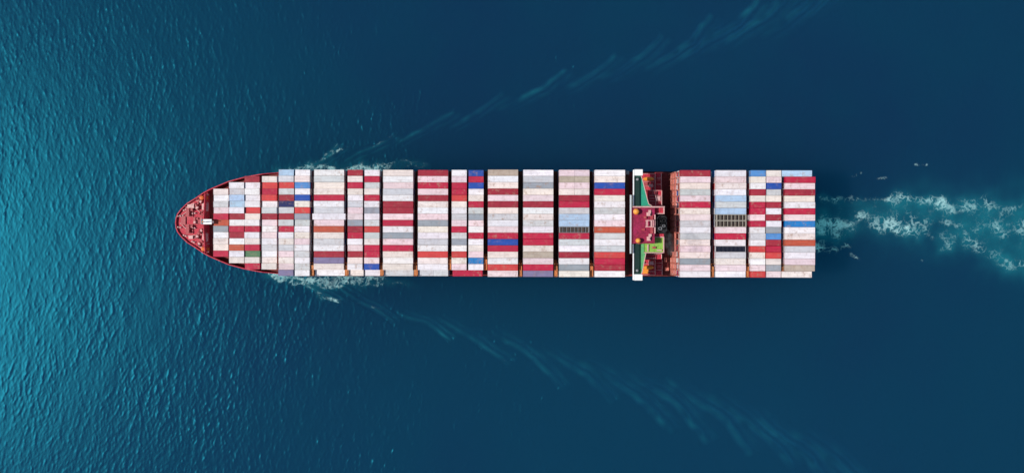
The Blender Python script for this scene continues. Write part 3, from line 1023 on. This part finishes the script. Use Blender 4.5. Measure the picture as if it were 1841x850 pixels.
    MB().pbox(1178.6, 382.4, 1192.4, 384, 35.5, 36.2).build('railing', M['pinkrail'], sl)
    for px, py, r in ((1143.5, 379.8, 1.1), (1147.3, 431.8, 0.9)):
        c = P(px, py, 39)
        b = MB().lathe((c.x, c.y, 38.0), [(0.9, 0), (0.9, 0.4), (r, 0.7), (r * 1.08, 1.3), (r, 1.9), (r * 0.72, 2.4), (r * 0.3, 2.65)], 16)
        b.build('radome', M['orange'], br)
    # masts and gear on the roof
    def gear(px, py, bits, mat):
        c = P(px, py, 39)
        b = MB()
        for bx in bits:
            b.box(c.x + bx[0], c.y + bx[1], 37.98 + bx[2], c.x + bx[3], c.y + bx[4], 38 + bx[5])
        b.build('roof_fitting', M[mat], br)
    gear(1166.5, 382, [(-0.8, -1.2, 0, 0.8, 0.2, 0.9), (-0.1, 0.2, 0, 0.9, 1.1, 0.5), (-0.5, -1.1, 0.88, 0.4, -0.3, 1.4)], 'pinkrail')
    gear(1167.5, 426, [(-0.9, -1.3, 0, 0.5, 0.3, 0.9), (-0.2, 0.3, 0, 0.9, 1.3, 0.6), (-0.7, -0.9, 0.88, 0.1, -0.1, 1.5)], 'pinkrail')
    c = P(1167, 401.5, 40)
    b = MB()
    for sx in (-1.1, 1.1):
        for sy in (-1.2, 1.2):
            b.box(c.x + sx - 0.1, c.y + sy - 0.1, 37.98, c.x + sx + 0.1, c.y + sy + 0.1, 43)
    for z_ in (40.0, 43.0):
        for sx in (-1.1, 1.1): b.box(c.x + sx - 0.13, c.y - 1.4, z_, c.x + sx + 0.13, c.y + 1.4, z_ + 0.3)
        for sy in (-1.2, 1.2): b.box(c.x - 1.3, c.y + sy - 0.13, z_ + 0.002, c.x + 1.3, c.y + sy + 0.13, z_ + 0.298)
    b.box(c.x + 0.1, c.y - 1.3, 43.3, c.x + 0.6, c.y + 1.3, 43.5)
    b.build('radar_mast', M['pinkrail'], br)
    gear(1160, 390, [(-0.5, -0.5, 0, 0.5, 0.5, 0.7)], 'fitting')
    gear(1157, 412, [(-0.6, -0.4, 0, 0.6, 0.4, 0.5)], 'fitting')
    gear(1172, 412, [(-0.5, -1.5, 0, 0.5, 1.5, 0.5)], 'fitting')
    gear(1172, 391, [(-0.5, -1.0, 0, 0.5, 1.0, 0.5)], 'fitting')

    # bridge wings: a dark roof strip, a green deck behind tapering outboard, white cab at the tip
    for s in (0, 1):
        f = (lambda y: y) if s == 0 else (lambda y: 807.5 - y)
        yi, yo = (370, 316) if s == 0 else (369.5, 315.5)
        zw = 35.0
        pt = lambda x, y, z=zw: tuple(P(x, f(y), z)[:2])
        b = MB().prism([pt(1138.5, yi), pt(1150, yi), pt(1150, yo), pt(1138.5, yo)], 33.2, zw - 0.4)
        wing = b.build('bridge_wing', M['green'], ship)
        MB().prism([pt(1141, yi - 0.5), pt(1149.6, yi - 0.5), pt(1149.6, yo + 0.6), pt(1141, yo + 0.6)], zw - 0.4, zw).build('wing_roof', M['darkgreen'], wing)
        if s == 0:
            poly = [(1150.2, yi), (1172, yi - 0.2), (1166, 366), (1163.5, 358), (1158.5, 338), (1153.8, 320), (1152, 316), (1150.2, 316)]
        else:
            poly = [(1150.2, yi), (1158, yi), (1158, 353.5), (1161, 353), (1157.5, 335), (1154.5, 319), (1152, 315.5), (1150.2, 315.5)]
        MB().prism([pt(x, y, 34) for x, y in poly], 33.3, 34.0).build('wing_deck', M['green_lit'] if s else M['green'], wing)
        b = MB()                                          # coaming along the slanted edge
        edge = poly[1:-1] if s == 0 else poly[3:-1]
        for (ax, ay), (bx, by) in zip(edge, edge[1:]):
            A, B = Vector((*pt(ax, ay, 34), 34.5)), Vector((*pt(bx, by, 34), 34.5))
            b.tube(A, B, 0.17, 6)
            b.tube(A, A - Vector((0, 0, 0.9)), 0.1, 5)
        b.build('coaming', M['pinkrail'], wing)
        b = MB().prism([pt(1137.8, yi), pt(1139.4, yi), pt(1139.4, 305), pt(1137.8, 305)], zw - 0.6, zw + 0.7)
        b.build('wing_bulwark', M['white'], wing)
        b = MB().prism([pt(1139.9, 315.4), pt(1154.2, 315.4), pt(1154.2, 304.6), pt(1139.9, 304.6)], 32.5, zw + 1.6)
        cap = b.build('wing_cab', M['white'], wing)
        c = P(1145.5, f(322), zw)
        MB().lathe((c.x, c.y, zw), [(0.5, 0), (0.5, 0.7), (0.25, 0.85)], 10).build('searchlight', M['grey'], wing)
    # lime green deck on the port side
    b = MB().pbox(1176.4, 425.5, 1193.4, 453.5, DECK, 33.6)
    b.pbox(1155, 437.2, 1176.3, 453.5, 31.5, 33.7)
    lg = b.build('lime_deck', M['lime'], ship)
    for q in ((1176.5, 424.6, 1194, 426.4), (1192.6, 426.5, 1194.2, 453.6), (1158, 452.6, 1192.5, 454.2)):
        MB().pbox(*q, 33.3, 34.6).build('railing', M['pinkrail'], lg)
    for q, mt in (((1173, 442.5, 1179, 446), 'fitting'), ((1184, 432, 1188, 436), 'lime'), ((1164, 438.5, 1166, 451), 'pinkrail'), ((1181, 448, 1190, 450), 'pinkrail')):
        MB().pbox(*q, 33.5, 34.3).build('deck_locker', M[mt], lg)
    # red landing between the funnel and the lime deck
    MB().pbox(1174, 419.4, 1193.5, 424.4, 31.02, 35).build('funnel_landing', M['deck'], ship)
    # funnel
    b = MB()
    a, c = P(1181, 386.5, 38), P(1199, 418, 38)
    x0, x1, y0, y1 = a.x, c.x, c.y, a.y
    ch = 0.9
    ring = [(x0 + ch, y0), (x1 - ch, y0), (x1, y0 + ch), (x1, y1 - ch), (x1 - ch, y1), (x0 + ch, y1), (x0, y1 - ch), (x0, y0 + ch)]
    n = 8
    cx, cy = (x0 + x1) / 2, (y0 + y1) / 2
    inn = [(cx + (x - cx) * 0.86, cy + (y - cy) * 0.91) for x, y in ring]
    vs = [(x, y, DECK) for x, y in ring] + [(x, y, 38) for x, y in ring] + [(x, y, 38) for x, y in inn] + [(x, y, 36.6) for x, y in inn]
    fs = [(k_ * n + i, k_ * n + (i + 1) % n, (k_ + 1) * n + (i + 1) % n, (k_ + 1) * n + i) for k_ in range(3) for i in range(n)] + [tuple(range(3 * n, 4 * n))]
    fu = MB().add(vs, fs).build('funnel', M['black'], ship)
    for ux, uy, r in ((0.3, 0.25, 0.65), (0.65, 0.4, 0.55), (0.35, 0.55, 0.55), (0.68, 0.7, 0.75), (0.3, 0.8, 0.4)):
        x, y = x0 + (x1 - x0) * ux, y0 + (y1 - y0) * uy
        b = MB().lathe((x, y, 36.4), [(r, 0), (r, 2.8), (r * 0.8, 2.8), (r * 0.8, 1.6)], 14)
        b.build('exhaust_pipe', M['grey'] if uy < 0.5 else M['black'], fu)
    # engine casing and store deck behind the funnel
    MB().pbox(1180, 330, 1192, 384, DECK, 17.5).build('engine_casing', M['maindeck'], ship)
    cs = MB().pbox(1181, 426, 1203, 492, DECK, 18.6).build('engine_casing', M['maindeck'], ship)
    for q in ((1196, 480, 1203, 486), (1194, 462, 1199, 470)):
        MB().pbox(*q, 18.5, 19.8).build('deck_locker', M['salmon'], cs)
    # the lashing bridge behind the house, with its uprights and platforms
    xa_ = P(1212.5, 0, 29).x; xb_ = P(1220.5, 0, 29).x
    ya, yb = P(0, 495, 29).y, P(0, 308, 29).y
    b = MB()
    for z_ in (19, 24, 29):
        b.box(xa_, ya, z_ - 0.15, xa_ + 0.7, yb, z_)
    n = 17
    for i in range(n + 1):
        y = ya + (yb - ya) * i / n
        y = min(max(y, ya + .2), yb - .2)
        for x in (xa_ + 0.002, xb_ - 0.3):
            b.box(x, y - 0.16, DECK, x + 0.28, y + 0.16, 30.2)
        b.box(xa_ + 0.28, y - 0.12, 29.4, xb_ - 0.3, y + 0.12, 29.7)
    for x in (xa_ + 0.05, xb_ - 0.2):
        b.box(x, ya + 0.1, 30.2, x + 0.14, yb - 0.1, 30.34)
    lb = b.build('lashing_bridge', M['salmon'], ship)
    for i in range(0, n, 1):
        y = ya + (yb - ya) * (i + 0.5) / n
        if i % 4 in (0, 3):
            MB().box(xa_ + 0.95, y - 0.75, 28.3 - (i % 2) * 1.5, xb_ - 0.35, y + 0.8, 28.6 - (i % 2) * 1.5).build('platform_grating', M['pinkrail'] if i % 4 else M['deck'], lb)
    # a lower bridge ahead of the house
    xa_ = P(1125.5, 0, 27).x; xb_ = P(1130.5, 0, 27).x
    b = MB()
    for z_ in (20, 26):
        b.box(xa_, ya, z_ - 0.15, xb_, yb, z_)
    for i in range(9):
        y = min(max(ya + (yb - ya) * i / 8, ya + .2), yb - .2)
        for x in (xa_ + 0.002, xb_ - 0.222):
            b.box(x, y - 0.14, DECK, x + 0.22, y + 0.14, 27)
    lb = b.build('lashing_bridge', M['lash_shaded'], ship)
    MB().pbox(1126, 306.5, 1131, 313, 25.9, 28.5).build('lashing_cabinet', M['grey'], lb)


superstructure()


# thin exhaust smoke leaning aft from the funnel
def smoke():
    b = MB()
    pts = [(1193, 409, 39.5, 1.1), (1197, 414, 42, 1.7), (1201, 421, 44, 2.3), (1205, 431, 45.5, 2.9), (1208, 444, 46.5, 3.2), (1209, 458, 47, 2.6)]
    n = 12
    vs = []
    for px, py, z_, r in pts:
        c = P(px, py, z_)
        vs += [(c.x + r * math.cos(2 * math.pi * i / n) * 0.8, c.y, z_ + r * math.sin(2 * math.pi * i / n)) for i in range(n)]
    m_ = len(pts)
    fs = [(k_ * n + i, k_ * n + (i + 1) % n, (k_ + 1) * n + (i + 1) % n, (k_ + 1) * n + i) for k_ in range(m_ - 1) for i in range(n)] + [tuple(range(n - 1, -1, -1)), tuple(range((m_ - 1) * n, m_ * n))]
    b.add(vs, fs)
    m, nt, bs = new_mat('exhaust_smoke')
    nt.nodes.remove(bs)
    vol = N(nt, 'ShaderNodeVolumePrincipled')
    vol.inputs['Color'].default_value = (0.35, 0.33, 0.33, 1)
    pos = N(nt, 'ShaderNodeTexCoord').outputs['Object']
    nt.links.new(mp(nt, noise(nt, pos, 0.45, 4, 0.6), 0.40, 0.72, 0.0, 0.15), vol.inputs['Density'])
    nt.links.new(vol.outputs[0], nt.nodes['Material Output'].inputs['Volume'])
    o = b.build('exhaust_smoke', m)
    tag(o, 'thin grey exhaust smoke drifting aft from the funnel', 'smoke', None, 'stuff')


smoke()
